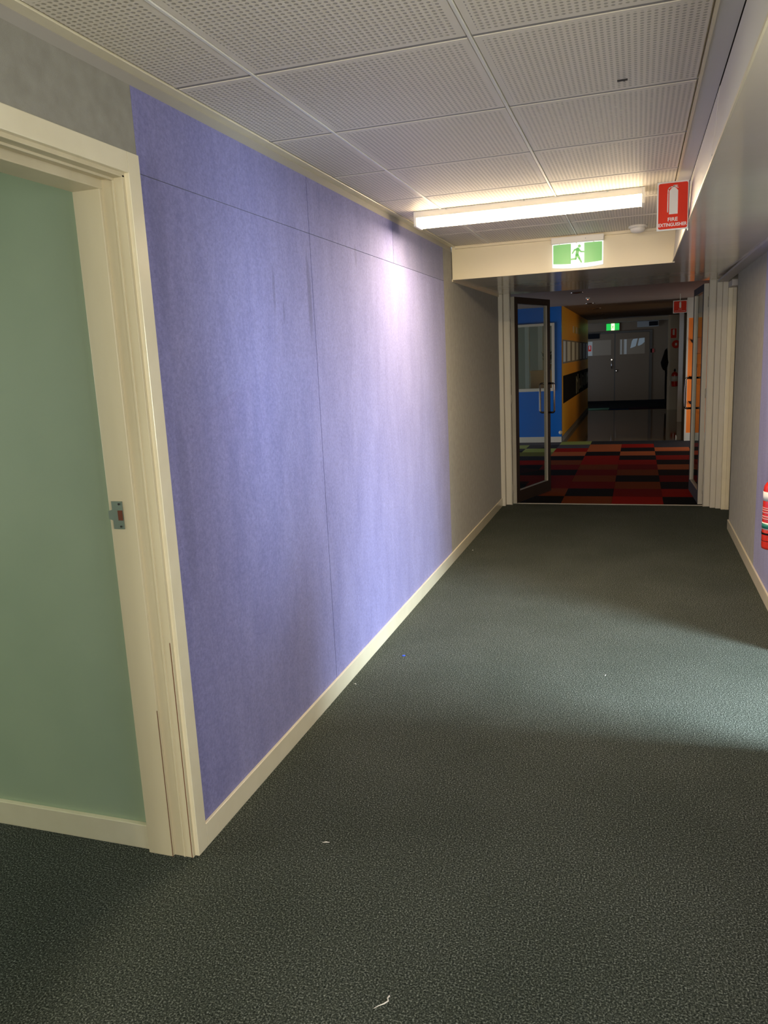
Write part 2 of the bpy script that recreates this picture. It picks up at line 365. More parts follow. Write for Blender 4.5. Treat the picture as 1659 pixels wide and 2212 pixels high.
# door frame in the left wall (no leaf seen)
df = thing('door_1', (0, D1, 0), '', '', kind='structure')
mk('architrave', boxes((-0.002, 0.016, D1 + .006, 1.944, 0, 2.10), (-0.002, 0.016, D0 - .065, D1 + .006, 2.045, 2.10), (-0.002, 0.016, D0 - .065, D0 - .006, 0, 2.045)), 'cream', df, 0.002)
mk('jamb', boxes((-0.152, 0.0015, D1 - .006, D1 + .007, 0, DH), (-0.152, -0.003, D0, D0 + .006, 0, DH), (-0.152, 0.0015, D0, D1 + .004, DH - .006, DH + .006)), 'shaded_cream', df, 0.001)
mk('door_stop', boxes((-0.155, -0.066, D1 - .017, D1 - .004, 0, DH - .004), (-0.155, -0.066, D0 + .006, D0 + .018, 0, DH - .004), (-0.155, -0.064, D0, D1 - .003, DH - .03, DH - .004)), 'shaded_cream', df, 0.002)
mk('bead', boxes((-0.032, -0.026, D1 - .009, D1 - .003, 0, DH - .004), (-0.034, -0.026, D0, D1 - .006, DH - .012, DH - .004)), 'shaded_cream', df, 0.001)
sp_ = mk('strike_plate', prism([(-0.143, 1.070), (-0.106, 1.070), (-0.106, 1.153), (-0.143, 1.153), (-0.143, 1.128), (-0.157, 1.124), (-0.157, 1.100), (-0.143, 1.096)], 'y', D1 - .0195, D1 - .0165), 'steel', df)
sp_['label'] = 'grey steel strike plate'
mk('latch_recess', boxes((-0.124, -0.108, D1 - .0202, D1 - .0185, 1.096, 1.126)), 'brass_hole', sp_)
for zz in (1.078, 1.145): mk('screw', lathe([(.0032, -.001), (.0028, .0012)], 10, (-0.117, D1 - .0205, zz), 'y'), 'dark_gap', sp_)
# dark wear line where the architrave meets the jamb
mk('worn_joint', boxes((-0.0035, -0.0015, D1 - .0072, D1 - .005, 0.0, 0.72), (-0.067, -0.0655, D1 - .018, D1 - .0165, 0.0, 0.5)), 'brass_hole', df)

# green room seen through the doorway
struct('wall_back', boxes((-4.6, -0.147, 1.90, 2.02, 0, 2.4)), 'green_wall')
struct('wall_front', boxes((-4.6, -0.147, -1.6, -1.48, 0, 2.4)), 'green_wall')
struct('wall_end', boxes((-4.7, -4.6, -1.6, 2.02, 0, .65), (-4.7, -4.6, -1.6, 2.02, 1.95, 2.4), (-4.7, -4.6, -1.6, -.6, .65, 1.95), (-4.7, -4.6, 1.4, 2.02, .65, 1.95)), 'green_wall')
struct('ceiling', boxes((-4.7, -0.147, -1.6, 2.02, 2.4, 2.5)), 'white_paint')
struct('baseboard_back', boxes((-4.6, -0.150, 1.882, 1.90, 0, 0.085)), 'cream', bevel=0.002)
def window(name, x0, x1, y0, y1, z0, z1, t=0.05):
    w = thing(name, ((x0 + x1) / 2, (y0 + y1) / 2, z0), '', '', kind='structure')
    alongy = (y1 - y0) > (x1 - x0)
    if alongy:
        b = boxes((x0, x1, y0, y0 + t, z0, z1), (x0, x1, y1 - t, y1, z0, z1), (x0, x1, y0, y1, z0, z0 + t), (x0, x1, y0, y1, z1 - t, z1), (x0, x1, (y0 + y1) / 2 - .02, (y0 + y1) / 2 + .02, z0, z1))
        gb = boxes(((x0 + x1) / 2 - .003, (x0 + x1) / 2 + .003, y0, y1, z0, z1))
    else:
        b = boxes((x0, x0 + t, y0, y1, z0, z1), (x1 - t, x1, y0, y1, z0, z1), (x0, x1, y0, y1, z0, z0 + t), (x0, x1, y0, y1, z1 - t, z1))
        gb = boxes((x0, x1, (y0 + y1) / 2 - .003, (y0 + y1) / 2 + .003, z0, z1))
    mk('window_frame', b, 'frame_white', w); mk('pane', gb, 'glass', w)
    return w
window('window_1', -4.68, -4.62, -.6, 1.4, .65, 1.95)

# ---- corridor ceiling
struct('ceiling', boxes((-0.147, 1.575, -4.5, 5.80, 2.327, 2.45), (1.575, 2.3, -4.5, 5.8, 2.34, 2.45)), 'dark_gap')
bm = bmesh.new(); xs_ = [0.04, 0.29, 0.9015, 1.484]
k = -11
rows = []
while Y0 + TL * k < 5.76:
    rows.append(Y0 + TL * k); k += 1
for y in rows:
    y2 = min(y + TL, 5.76)
    for a, b in zip(xs_, xs_[1:]):
        vs = (a + .002, b - .002, y + .003, y2 - .003)
        # metal pan with a rolled edge
        lo, hi, yy0, yy1 = vs; e_ = .006
        v = [bm.verts.new(p) for p in ((lo, yy0, 2.325), (hi, yy0, 2.325), (hi, yy1, 2.325), (lo, yy1, 2.325), (lo + e_, yy0 + e_, H), (hi - e_, yy0 + e_, H), (hi - e_, yy1 - e_, H), (lo + e_, yy1 - e_, H))]
        bm.faces.new(v[4:])
        for q in range(4): bm.faces.new((v[q], v[(q + 1) % 4], v[4 + (q + 1) % 4], v[4 + q]))
        bm.faces.new(v[:4][::-1])
ct = struct('ceiling', bm, 'tile')
struct('trim_2', boxes((0.2855, 0.2945, -4.5, 5.76, 2.3125, 2.327), (0.897, 0.906, -4.5, 5.76, 2.3125, 2.327)), 'white_metal', bevel=.001)   # tile runners
bm = bmesh.new()
for y in rows[1:]: box(bm, 0.04, 1.484, y - .0055, y + .0055, 2.3162, 2.327)
struct('trim_3', bm, 'joint_grey')
struct('trim_4', boxes((0.0, 0.041, -4.5, 5.787, 2.312, 2.32)), 'cream', bevel=0.0015)
struct('trim_5', boxes((1.482, 1.490, -4.5, 5.77, 2.308, 2.327)), 'cream_face')
struct('ceiling', boxes((1.490, 1.5478, -4.5, 5.78, 2.314, 2.33)), 'ceil_plain')
mk('ceiling_hole', prism([(1.2475 + a, 2.630 + b) for a, b in ((0, 0), (.03, 0), (.03, .012), (.022, .012), (.022, .016), (.018, .016), (.018, .012), (0, .012))], 'z', 2.3128, 2.3155), 'dark_gap', ct)['label'] = 'small black clip hole'

# ---- bulkhead on the right with the dropped soffit at the far end
bk = struct('ceiling', prism([(1.552, 2.32), (1.534, 2.086), (2.30, 2.086), (2.30, 2.32)], 'y', -4.5, 5.80), ['soffit'])
# vertical face sheets of the bulkhead
mk('bulkhead_face', prism([(1.5500, 2.309), (1.5325, 2.087), (1.536, 2.086), (1.553, 2.318)], 'y', -4.5, 2.828), 'white_paint', bk)
mk('bulkhead_face', prism([(1.5495, 2.313), (1.5325, 2.087), (1.536, 2.086), (1.553, 2.318)], 'y', 2.832, 5.787), 'white_paint', bk)
mk('edge_bead', boxes((1.5300, 1.5350, -4.5, 5.787, 2.0855, 2.0945)), 'cream_face', bk)
for z in (2.205, 2.115): mk('screw', lathe([(.003, -.002), (.003, .002)], 10, (1.5325 + (z - 2.087) * .079, 2.838, z), 'x'), 'white_metal', bk)
bm = prism([(5.787, 2.086), (7.95, 2.113), (7.95, 2.42), (5.787, 2.42)], 'x', 0.012, 2.30)
struct('ceiling', bm, 'soffit')
struct('trim_6', boxes((0.012, 1.545, 5.780, 5.790, 2.082, 2.316)), 'cream_face')
struct('trim_7', boxes((0.040, 1.52, 5.752, 5.781, 2.296, 2.315)), 'cream_face', bevel=.002)
struct('trim_8', prism([(5.787, 2.070), (7.79, 2.085), (7.79, 2.118), (5.787, 2.088)], 'x', 0.004, 0.013), 'cream_face')

# ---- right wall
wr = struct('wall_right', boxes((W, 2.20, -4.5, 0.3, 0, 2.1), (W, 2.20, 1.7, 3.0, 0, 2.1), (W, 2.20, 0.3, 1.7, 0, .8), (W, 2.20, 0.3, 1.7, 2.0, 2.1), (W, 2.20, 4.02, 6.90, 0, 2.1), (W, 2.20, 3.0, 4.02, 2.03, 2.1)), 'white_paint')
mk('blue_felt_lining', boxes((W - .005, W, 4.085, 5.439, 0, 2.075), (W - .005, W, -4.5, 0.3, 0, 2.075), (W - .005, W, 1.7, 2.93, 0, 2.075), (W - .005, W, 0.3, 1.7, 0, .8)), 'blue_felt', wr)
window('fill_window_7', 2.12, 2.17, .3, 1.7, .8, 2.0)  # added opening, out of view, for the side fill light
mk('grey_felt_lining', boxes((W - .005, W, 5.441, 6.903, 0, 2.075), (W - .005, 2.14, 6.90, 6.906, 0, 2.075)), 'grey_felt', wr)
struct('baseboard_right', boxes((W - .016, W - .004, 4.085, 6.912, 0, 0.081), (W - .016, 2.14, 6.905, 6.914, 0, 0.081), (W - .016, W - .004, -4.5, 2.93, 0, .081)), 'cream', bevel=.002)
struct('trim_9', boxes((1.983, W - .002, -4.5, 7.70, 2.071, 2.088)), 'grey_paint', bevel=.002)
d2 = thing('door_2', (W, 3.5, 0), '', '', kind='structure')
mk('architrave', boxes((W - .016, W - .004, 2.94, 3.0, 0, 2.06), (W - .016, W - .004, 4.02, 4.08, 0, 2.06), (W - .016, W - .004, 3.0, 4.02, 2.03, 2.06)), 'cream', d2)
mk('jamb', boxes((W - .004, 2.21, 2.99, 3.004, 0, 2.03), (W - .004, 2.21, 4.016, 4.03, 0, 2.03)), 'cream', d2)
# alcove past the end of the right wall, with a cream door frame
struct('wall_alcove', boxes((2.17, 2.29, 6.90, 7.95, 0, 2.12)), 'grey_paint')
d3 = thing('door_3', (2.12, 7.75, 0), '', '', kind='structure')
mk('post', boxes((2.081, 2.118, 7.752, 7.80, 0, 2.02)), 'cream', d3, .002)
mk('jamb', boxes((2.118, 2.150, 7.745, 7.80, 0, 2.02)), 'cream', d3, .002)
mk('head', boxes((2.081, 2.169, 7.50, 7.80, 2.02, 2.071)), 'grey_paint', d3)

# ---- end wall around the glass doors
struct('wall_end', boxes((-0.147, 0.096, 7.868, 7.95, 0, 2.13), (1.942, 2.29, 7.90, 7.95, 0, 2.13), (-3.1, -0.147, 7.85, 7.95, 0, 2.4), (2.29, 3.3, 7.85, 7.95, 0, 2.4)), 'frame_white')
struct('trim_10', boxes((-0.0, 0.046, 7.79, 7.87, 0, 2.11)), 'frame_white', bevel=.002)
struct('trim_11', boxes((1.942, 1.989, 7.895, 7.905, 0, 2.11), (1.992, 2.038, 7.83, 7.90, 0, 2.105), (2.038, 2.082, 7.80, 7.90, 0, 2.10)), 'frame_white', bevel=.002)
struct('trim_12', boxes((0.096, 0.106, 7.86, 7.95, 0, 2.115), (1.934, 1.943, 7.89, 7.95, 0, 2.115)), 'alu')

# ---- porch behind the right-hand doorway (source of the daylight)
struct('wall_porch', boxes((2.2, 4.1, 4.6, 4.7, 0, 2.4), (2.2, 4.1, 1.5, 1.6, 0, 2.4), (4.06, 4.16, 1.5, 2.35, 0, 2.4), (4.06, 4.16, 3.95, 4.7, 0, 2.4), (4.06, 4.16, 2.35, 3.95, 2.15, 2.4)), 'white_paint')
struct('ceiling', boxes((2.2, 4.16, 1.5, 4.7, 2.4, 2.5)), 'white_paint')
window('window_2', 4.07, 4.13, 2.35, 3.95, 0.05, 2.15)
# ---- wall behind the photographer
struct('wall_behind', boxes((-0.147, .1, -4.6, -4.5, 0, 2.4), (1.7, 2.3, -4.6, -4.5, 0, 2.4), (.1, 1.7, -4.6, -4.5, 0, .65), (.1, 1.7, -4.6, -4.5, 2.05, 2.4)), 'grey_felt')
window('fill_window_3', .1, 1.7, -4.58, -4.52, .65, 2.05)  # added out of view to go with the fill light from behind

# ================================================================== BEYOND THE GLASS DOORS
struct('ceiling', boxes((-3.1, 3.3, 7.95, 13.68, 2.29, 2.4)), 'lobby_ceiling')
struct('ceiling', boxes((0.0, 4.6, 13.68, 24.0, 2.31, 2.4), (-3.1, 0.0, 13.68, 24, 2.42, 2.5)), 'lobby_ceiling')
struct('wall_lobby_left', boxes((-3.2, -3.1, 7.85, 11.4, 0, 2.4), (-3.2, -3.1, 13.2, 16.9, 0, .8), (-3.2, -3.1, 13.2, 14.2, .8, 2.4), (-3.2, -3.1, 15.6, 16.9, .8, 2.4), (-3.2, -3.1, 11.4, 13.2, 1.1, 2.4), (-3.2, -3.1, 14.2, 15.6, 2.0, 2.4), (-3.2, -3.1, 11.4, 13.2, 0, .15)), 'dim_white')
window('window_4', -3.18, -3.12, 11.4, 13.2, .15, 1.1)
window('window_5', -3.18, -3.12, 14.2, 15.6, .8, 2.0)
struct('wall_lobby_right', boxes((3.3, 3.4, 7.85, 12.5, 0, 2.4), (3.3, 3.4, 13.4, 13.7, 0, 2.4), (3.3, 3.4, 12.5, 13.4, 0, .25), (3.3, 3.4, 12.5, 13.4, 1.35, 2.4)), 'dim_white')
window('fill_window_8', 3.32, 3.38, 12.5, 13.4, .25, 1.35)  # added out of view with the light for the orange wall
# blue wall with the internal window
struct('wall_blue', boxes((-3.1, -1.3, 13.668, 13.76, 0, 2.29), (-1.3, -0.035, 13.668, 13.76, 0, .885), (-1.3, -0.035, 13.668, 13.76, 2.025, 2.29), (-0.035, 0.0775, 13.668, 13.76, 0, 2.29)), 'blue_wall')
struct('baseboard_blue', boxes((-3.1, 0.077, 13.652, 13.668, 0, .095)), 'frame_white')
w6 = thing('window_6', (-.67, 13.66, .885), '', '', kind='structure')
mk('window_frame', boxes((-1.3, -.035, 13.645, 13.77, .885, .935), (-1.3, -.035, 13.645, 13.77, 1.985, 2.025), (-.082, -.035, 13.645, 13.77, .935, 1.985), (-1.3, -1.25, 13.645, 13.77, .935, 1.985)), 'frame_white', w6)
mk('pane', boxes((-1.25, -.082, 13.70, 13.706, .935, 1.985)), 'glass', w6)
struct('wall_office', boxes((-3.1, -.02, 16.8, 16.9, 0, 2.42)), 'office')
# ochre wall running down the hall
struct('wall_ochre', boxes((-0.02, 0.078, 13.76, 21.1, 0, 2.36)), 'yellow_wall')
struct('baseboard_ochre', boxes((0.078, 0.09, 13.70, 21.1, 0, .09)), 'grey_board')
# orange wall and whatever stands right of it
struct('wall_orange', boxes((2.085, 3.3, 13.65, 13.76, 0, 1.975)), 'orange_wall')
struct('baseboard_orange', boxes((2.085, 3.3, 13.634, 13.65, 0, .13)), 'frame_white')
struct('wall_header', boxes((2.06, 3.3, 13.62, 13.76, 1.975, 2.30)), 'dim_white')
struct('trim_13', boxes((2.062, 2.086, 13.635, 13.77, 0, 1.975)), 'frame_white')
struct('wall_hall', boxes((2.62, 2.72, 13.76, 15.3, 0, 2.33), (2.62, 2.72, 16.7, 20.7, 0, 2.33), (2.62, 2.72, 15.3, 16.7, 2.0, 2.33), (2.62, 2.72, 15.3, 16.7, 0, .8)), 'dim_white')
struct('wall_hall', boxes((4.5, 4.6, 13.76, 20.7, 0, 2.33)), 'dim_white')
struct('wall_niche', boxes((2.07, 4.5, 20.72, 20.82, 0, 2.33)), 'dim_white')
struct('trim_14', boxes((2.015, 2.07, 20.68, 20.84, 0, 2.31)), 'frame_white')
col_ = struct('wall_pier', boxes((2.106, 2.196, 17.2, 17.3, 0, 2.32)), 'dim_white', bevel=.003)
struct('trim_15', boxes((0.078, 2.60, 20.95, 21.0, 2.22, 2.31)), 'dim_white')
# far end wall
struct('wall_far', boxes((-3.1, 4.6, 23.95, 24.05, 0, 2.42)), 'brown_grey')
struct('baseboard_far', boxes((-3.1, 2.6, 23.93, 23.95, 0, .07)), 'black')
struct('wall_far', boxes((-3.2, -3.1, 21.0, 24.05, 0, 2.42), (4.6, 4.7, 20.8, 24.05, 0, 2.42)), 'brown_grey')

# ================================================================== THINGS IN THE CORRIDOR
# ---- LED batten
t = thing('ceiling_light', (0.74, 4.36, 2.315), 'long white batten light glowing warm across the corridor ceiling', 'light')
area('batten_lamp', (0.74, 4.37, 2.237), (0, 0, -1), 1.08, 0.1, 15.5, (1.0, 0.78, 0.50))
mk('body', boxes((0.140, 1.338, 4.305, 4.435, 2.281, 2.3145)), 'white_metal', t, .002)
pts = [(4.309, 2.2805), (4.309, 2.250), (4.316, 2.240), (4.424, 2.240), (4.431, 2.250), (4.431, 2.2805)]
mk('diffuser', prism(pts, 'x', 0.153, 1.325), 'led', t)['label'] = 'glowing warm white diffuser'
for xa, xb in ((0.138, 0.1525), (1.3255, 1.340)): mk('end_cap', boxes((xa, xb, 4.303, 4.437, 2.236, 2.3145)), 'white_metal', t, .002)
for xx in (0.32, 0.74, 1.16): mk('clip', boxes((xx - .004, xx + .004, 4.300, 4.306, 2.309, 2.3145)), 'steel', t)

# ---- green exit sign on the dropped beam
t = thing('exit_sign', (0.9085, 5.775, 2.10), 'lit green running person exit sign on the cream beam under the corridor ceiling', 'exit sign')
mk('housing', boxes((0.732, 1.085, 5.725, 5.779, 2.262, 2.305)), 'white_metal', t, .003)
def bow(x0, x1, xc, hw, zt, zb, dz, y_edge, dy, y_back, n=16):
    """plate bowed outwards with a curved lower edge"""
    bm = bmesh.new(); R = []
    for i in range(n + 1):
        x = x0 + (x1 - x0) * i / n; u = (x - xc) / hw; k_ = 1 - u * u
        R.append([bm.verts.new(p) for p in ((x, y_edge - dy * k_, zt), (x, y_edge - dy * k_, zb - dz * k_), (x, y_back, zb - dz * k_), (x, y_back, zt))])
    for a, b in zip(R, R[1:]):
        for q in range(4): bm.faces.new((a[q], b[q], b[(q + 1) % 4], a[(q + 1) % 4]))
    bm.faces.new(R[0]); bm.faces.new(R[-1][::-1]); return bm
XC = 0.9085
mk('diffuser', bow(0.737, 1.080, XC, .172, 2.262, 2.108, .012, 5.752, .016, 5.776), 'exit_white', t)
mk('green_panel', bow(0.744, XC - .043, XC, .172, 2.257, 2.132, .010, 5.7505, .016, 5.7535), 'green_sign', t)
mk('green_panel', bow(XC + .047, 1.073, XC, .172, 2.257, 2.132, .010, 5.7505, .016, 5.7535), 'green_sign', t)
# the running figure, 95 mm tall
def limb(bm, pts, w, y0, y1):
    for (a, b), (wa, wb) in zip(zip(pts, pts[1:]), zip(w, w[1:])):
        a, b = Vector(a), Vector(b); d = (b - a).normalized(); n_ = Vector((-d.y, d.x))
        prism([tuple(a + n_ * wa), tuple(b + n_ * wb), tuple(b - n_ * wb), tuple(a - n_ * wa)], 'y', y0, y1, 0, bm)
        lathe([(wb, y0), (wb, y1)], 12, (b.x, 0, b.y), 'y', bm); lathe([(wa, y0), (wa, y1)], 12, (a.x, 0, a.y), 'y', bm)
def runner(s, ox, oz, y0, y1):
    """figure in a unit box: x 0..1 (door width), z 0..1.4"""
    bm = bmesh.new(); q = lambda x, z: (ox + x * s, oz + z * s)
    hx, hz = q(.62, 1.20); lathe([(.105 * s, y0), (.105 * s, y1)], 20, (hx, 0, hz), 'y', bm)
    limb(bm, [q(.50, .98), q(.44, .58)], [.13 * s, .10 * s], y0, y1)
    limb(bm, [q(.50, 1.00), q(.27, .95), q(.12, .73)], [.07 * s, .055 * s, .045 * s], y0, y1)
    limb(bm, [q(.56, .98), q(.73, .80), q(.96, .78)], [.07 * s, .05 * s, .04 * s], y0, y1)
    limb(bm, [q(.48, .60), q(.62, .33), q(.76, .06)], [.09 * s, .07 * s, .05 * s], y0, y1)
    limb(bm, [q(.42, .60), q(.36, .32), q(-.06, .30)], [.09 * s, .065 * s, .05 * s], y0, y1)
    return bm
mk('running_figure', runner(.094, XC - .044, 2.124, 5.7325, 5.7365), 'green_sign', t)
for xx in (-.12, -.005, .11): mk('clip', boxes((XC + xx - .003, XC + xx + .003, 5.722, 5.7255, 2.255, 2.264)), 'white_metal', t)
mk('test_button', lathe([(.003, -.002), (.003, .002)], 10, (XC + .055, 5.7245, 2.284), 'y'), 'steel', t)

# ---- smoke detector
t = thing('smoke_detector', (1.305, 5.60, 2.315), 'round white smoke detector on ceiling above the dropped beam', 'smoke detector')
mk('base', lathe([(.060, 0), (.060, -.012), (.050, -.014)], 32, (1.305, 5.60, 2.315)), 'plastic', t)
mk('dome', lathe([(.048, -.013), (.047, -.028), (.038, -.040), (.020, -.046), (.0, -.047)], 32, (1.305, 5.60, 2.315)), 'plastic', t)

# ---- fire extinguisher sign builder
def fire_sign(name, x0, x1, z0, z1, y, label, words=True, landscape=False, group=None, wall=False):
    t = thing(name, ((x0 + x1) / 2, y, z0), label, 'sign', group)
    w, h = x1 - x0, z1 - z0; cx = (x0 + x1) / 2
    def rr(x0, x1, z0, z1, r, n=5):
        p = []
        for (ax, az, a0) in ((x1 - r, z1 - r, 0), (x0 + r, z1 - r, 90), (x0 + r, z0 + r, 180), (x1 - r, z0 + r, 270)):
            for i in range(n + 1):
                a = math.radians(a0 + 90 * i / n); p.append((ax + r * math.cos(a), az + r * math.sin(a)))
        return p
    mk('panel', prism([(x0, z0), (x1, z0), (x1, z1), (x0, z1)], 'y', y, y + .003), 'sign_white', t)
    b = .045 * w if not landscape else .05 * w
    mk('red_field', prism(rr(x0 + b, x1 - b, z0 + b, z1 - b, w * .06), 'y', y - .0008, y + .0005), 'red', t)
    # extinguisher pictogram
    s = h; bm = bmesh.new(); y0_, y1_ = y - .0016, y - .0004
    bw = .135 * w if not landscape else .06 * w
    zc0, zc1 = z0 + (.33 if not landscape else .40) * h, z0 + .83 * h
    c = cx + .015 * w
    body = [(c - bw, zc0), (c + bw, zc0), (c + bw, zc1 - .02 * h), (c + bw * .55, zc1 + .03 * h), (c + bw * .25, zc1 + .045 * h), (c + bw * .2, zc1 + .075 * h), (c - bw * .2, zc1 + .075 * h), (c - bw * .25, zc1 + .045 * h), (c - bw * .55, zc1 + .03 * h), (c - bw, zc1 - .02 * h)]
    prism(body, 'y', y0_, y1_, 0, bm)
    if not landscape or words:
        hs = bw * .11
        limb(bm, [(c, zc1 + .065 * h), (c - bw * .8, zc1 + .055 * h), (c - bw * 1.25, zc1 + .02 * h), (c - bw * 1.32, zc1 - .06 * h), (c - bw * 1.32, zc0 + .05 * h)], [hs] * 5, y0_, y1_)
        limb(bm, [(c, zc1 + .085 * h), (c + bw * .85, zc1 + .08 * h)], [hs, hs * .8], y0_, y1_)
        limb(bm, [(c + bw * .2, zc1 + .07 * h), (c + bw * 1.0, zc1 + .035 * h)], [hs, hs * .8], y0_, y1_)
    mk('extinguisher_symbol', bm, 'sign_white', t)
    if words:
        ex, ey, en = (1, 0, 0), (0, 0, 1), (0, -1, 0)
        if not landscape:
            mk('lettering', text_bm('FIRE', .31 * w, .075 * h, (cx, y - .001, z0 + .225 * h), ex, ey, en, bold=.02), 'sign_white', t)
            mk('lettering', text_bm('EXTINGUISHER', .885 * w, .072 * h, (cx, y - .001, z0 + .115 * h), ex, ey, en, bold=.02), 'sign_white', t)
        else:
            mk('lettering', text_bm('FIRE', .24 * w, .05 * h, (cx, y - .001, z0 + .30 * h), ex, ey, en), 'sign_white', t)
            mk('lettering', text_bm('EXTINGUISHER', .78 * w, .055 * h, (cx, y - .001, z0 + .16 * h), ex, ey, en), 'sign_white', t)
    return t
t = fire_sign('fire_extinguisher_sign', 1.393, 1.533, 2.056, 2.270, 4.02, 'red FIRE EXTINGUISHER sign sticking out of the right bulkhead beside the long ceiling light')
mk('mounting_flange', boxes((1.5305, 1.5335, 4.02, 4.09, 2.056, 2.268)), 'sign_white', t)

# ---- extinguisher on the right wall (only its left edge is in the picture)
def extinguisher(loc, R, zb, zt, label, wall, group=None, straps=True):
    x, y = loc; hgt = zt - zb
    t = thing('fire_extinguisher', (x, y, zb), label, 'fire extinguisher', group)
    cyl = [(R * .80, 0), (R * .97, R * .08), (R, R * .3), (R, hgt - R * 1.0), (R * .96, hgt - R * .62), (R * .78, hgt - R * .3), (R * .45, hgt - R * .08), (R * .22, hgt), (R * .22, hgt + R * .25)]
    mk('body', lathe(cyl, 40, (x, y, zb)), 'ext_red', t)
    def band(n, a, b, m_, k=1.012): return mk(n, lathe([(R * k, a * hgt), (R * k, b * hgt)], 40, (x, y, zb)), m_, t)
    if straps:
        band('white_label', .705, .835, 'sign_white')
        for i, (a, b) in enumerate(((.595, .61), (.565, .582), (.53, .545), (.47, .49), (.44, .455))): band('label_print', a, b, 'label_pink', 1.010)
        lb = band('green_label', .295, .395, 'sign_white'); mk('green_field', lathe([(R * 1.018, .31 * hgt), (R * 1.018, .38 * hgt)], 40, (x, y, zb)), 'label_green', lb)
        band('strap', .22, .245, 'black', 1.03)
        band('strap', .125, .132, 'black', 1.01)
    else:
        band('white_label', .36, .72, 'sign_white')
    mk('valve', lathe([(R * .3, hgt + R * .2), (R * .3, hgt + R * .7), (R * .2, hgt + R * .8)], 16, (x, y, zb)), 'black', t)
    hx = 1 if wall == 'x' else 0
    mk('handle', tube([(x, y, zb + hgt + R * .75), (x - R * .5 * hx, y - R * .9, zb + hgt + R * 1.0), (x - R * .5 * hx, y - R * 1.6, zb + hgt + R * .95)], R * .12), 'black', t)
    mk('hose', tube([(x, y, zb + hgt + R * .5), (x, y + R * .9 * hx, zb + hgt + R * .5), (x - R * 1.25 * (1 - hx), y + R * 1.25 * hx, zb + hgt - R * .4), (x - R * 1.25 * (1 - hx), y + R * 1.25 * hx, zb + hgt * .45)], R * .13), 'black', t)
    if wall == 'x': mk('bracket', boxes((x + R * .9, W - .005, y - .02, y + .02, zb + hgt * .2, zb + hgt * .8)), 'black', t)
    else: mk('bracket', boxes((x - .02, x + .02, y + R * .9, y + R * 1.35, zb + hgt * .2, zb + hgt * .8)), 'black', t)
    return t
M['label_pink'] = mat('label_print_pale', (.75, .35, .33), 0.4)
extinguisher((1.999, 4.315), .055, .469, .832, 'red fire extinguisher strapped on the blue right wall at picture edge', 'x')

# ---- glass door leaves
def leaf(name, hx, hy, dx, dy, side, label):
    """hinge point, direction unit vector, side=+1 thickness to the right of the direction"""
    d = Vector((dx, dy, 0)).normalized(); n_ = Vector((d.y, -d.x, 0)) * side
    root = thing(name, (hx, hy, 0), label, 'door')
    Mx = Matrix(((d.x, n_.x, 0, hx), (d.y, n_.y, 0, hy), (0, 0, 1, 0), (0, 0, 0, 1)))
    LW, T, ST = .845, .042, .075
    def put(nm, bm, ms):
        bmesh.ops.transform(bm, matrix=Mx, verts=bm.verts); return mk(nm, bm, ms, root)
    def edgy(*bs):
        bm = boxes(*bs); bmesh.ops.recalc_face_normals(bm, faces=bm.faces)
        for f in bm.faces:
            if abs(f.normal.y) < .5: f.material_index = 1       # narrow edges are bare aluminium
        return bm
    for a, b in ((0, ST), (LW - ST, LW)): put('stile', edgy((a, b, 0, T, .012, 2.085)), ['bronze', 'alu'])
    put('bottom_rail', edgy((ST, LW - ST, 0, T, .012, .135)), ['bronze', 'alu'])
    put('top_rail', edgy((ST, LW - ST, 0, T, 2.02, 2.085)), ['bronze', 'alu'])
    put('glass_pane', boxes((ST, LW - ST, T / 2 - .003, T / 2 + .003, .135, 2.02)), 'glass')
    for sgn, off in ((-1, 0), (1, T)):
        yy = off + sgn * .062; xx = LW - .04; z0, z1, r_ = .885, 1.200, .0105
        p = [(xx, off, z1)]
        for i in range(6):
            a = math.pi / 2 * i / 5; p.append((xx, yy - sgn * .02 + sgn * .02 * math.sin(a), z1 - .02 + .02 * math.cos(a)))
        for i in range(6):
            a = math.pi / 2 * i / 5; p.append((xx, yy - sgn * .02 + sgn * .02 * math.cos(a), z0 + .02 - .02 * math.sin(a)))
        p.append((xx, off, z0))
        put('pull_handle', tube(p, r_, 12), 'dark_chrome')
    for zz in (.16, 1.08, 1.92):
        put('hinge', lathe([(.007, -.045), (.007, .045)], 10, (-.006, 0, zz)), 'alu')
    return root
leaf('glass_door', 0.1085, 7.905, 0.262, 0.80, 1, 'left glass door leaf with bronze stiles, swung open into the dark lobby')
leaf('glass_door', 1.933, 7.955, -0.035, 0.85, -1, 'right glass door leaf, nearly edge-on, swung open beside the orange wall')

# ---- small litter on the carpet
bm = tube([(0.768, 1.520, .003), (0.766, 1.512, .004), (0.770, 1.504, .004), (0.763, 1.494, .004), (0.752, 1.486, .003), (0.742, 1.476, .002)], [.0022, .0014, .0018, .0015, .001, .0005], 8)
tag(mk('thread', bm, 'thread'), 'tiny curled white thread lying on the carpet at the bottom of the picture', 'litter')
bm = prism([(0.168, 3.642), (0.178, 3.640), (0.184, 3.648), (0.180, 3.655), (0.170, 3.652)], 'z', 0.0, .003)
tag(mk('paper_scrap', bm, 'blue_bit'), 'tiny bright blue scrap lying on the carpet near the left wall', 'litter')

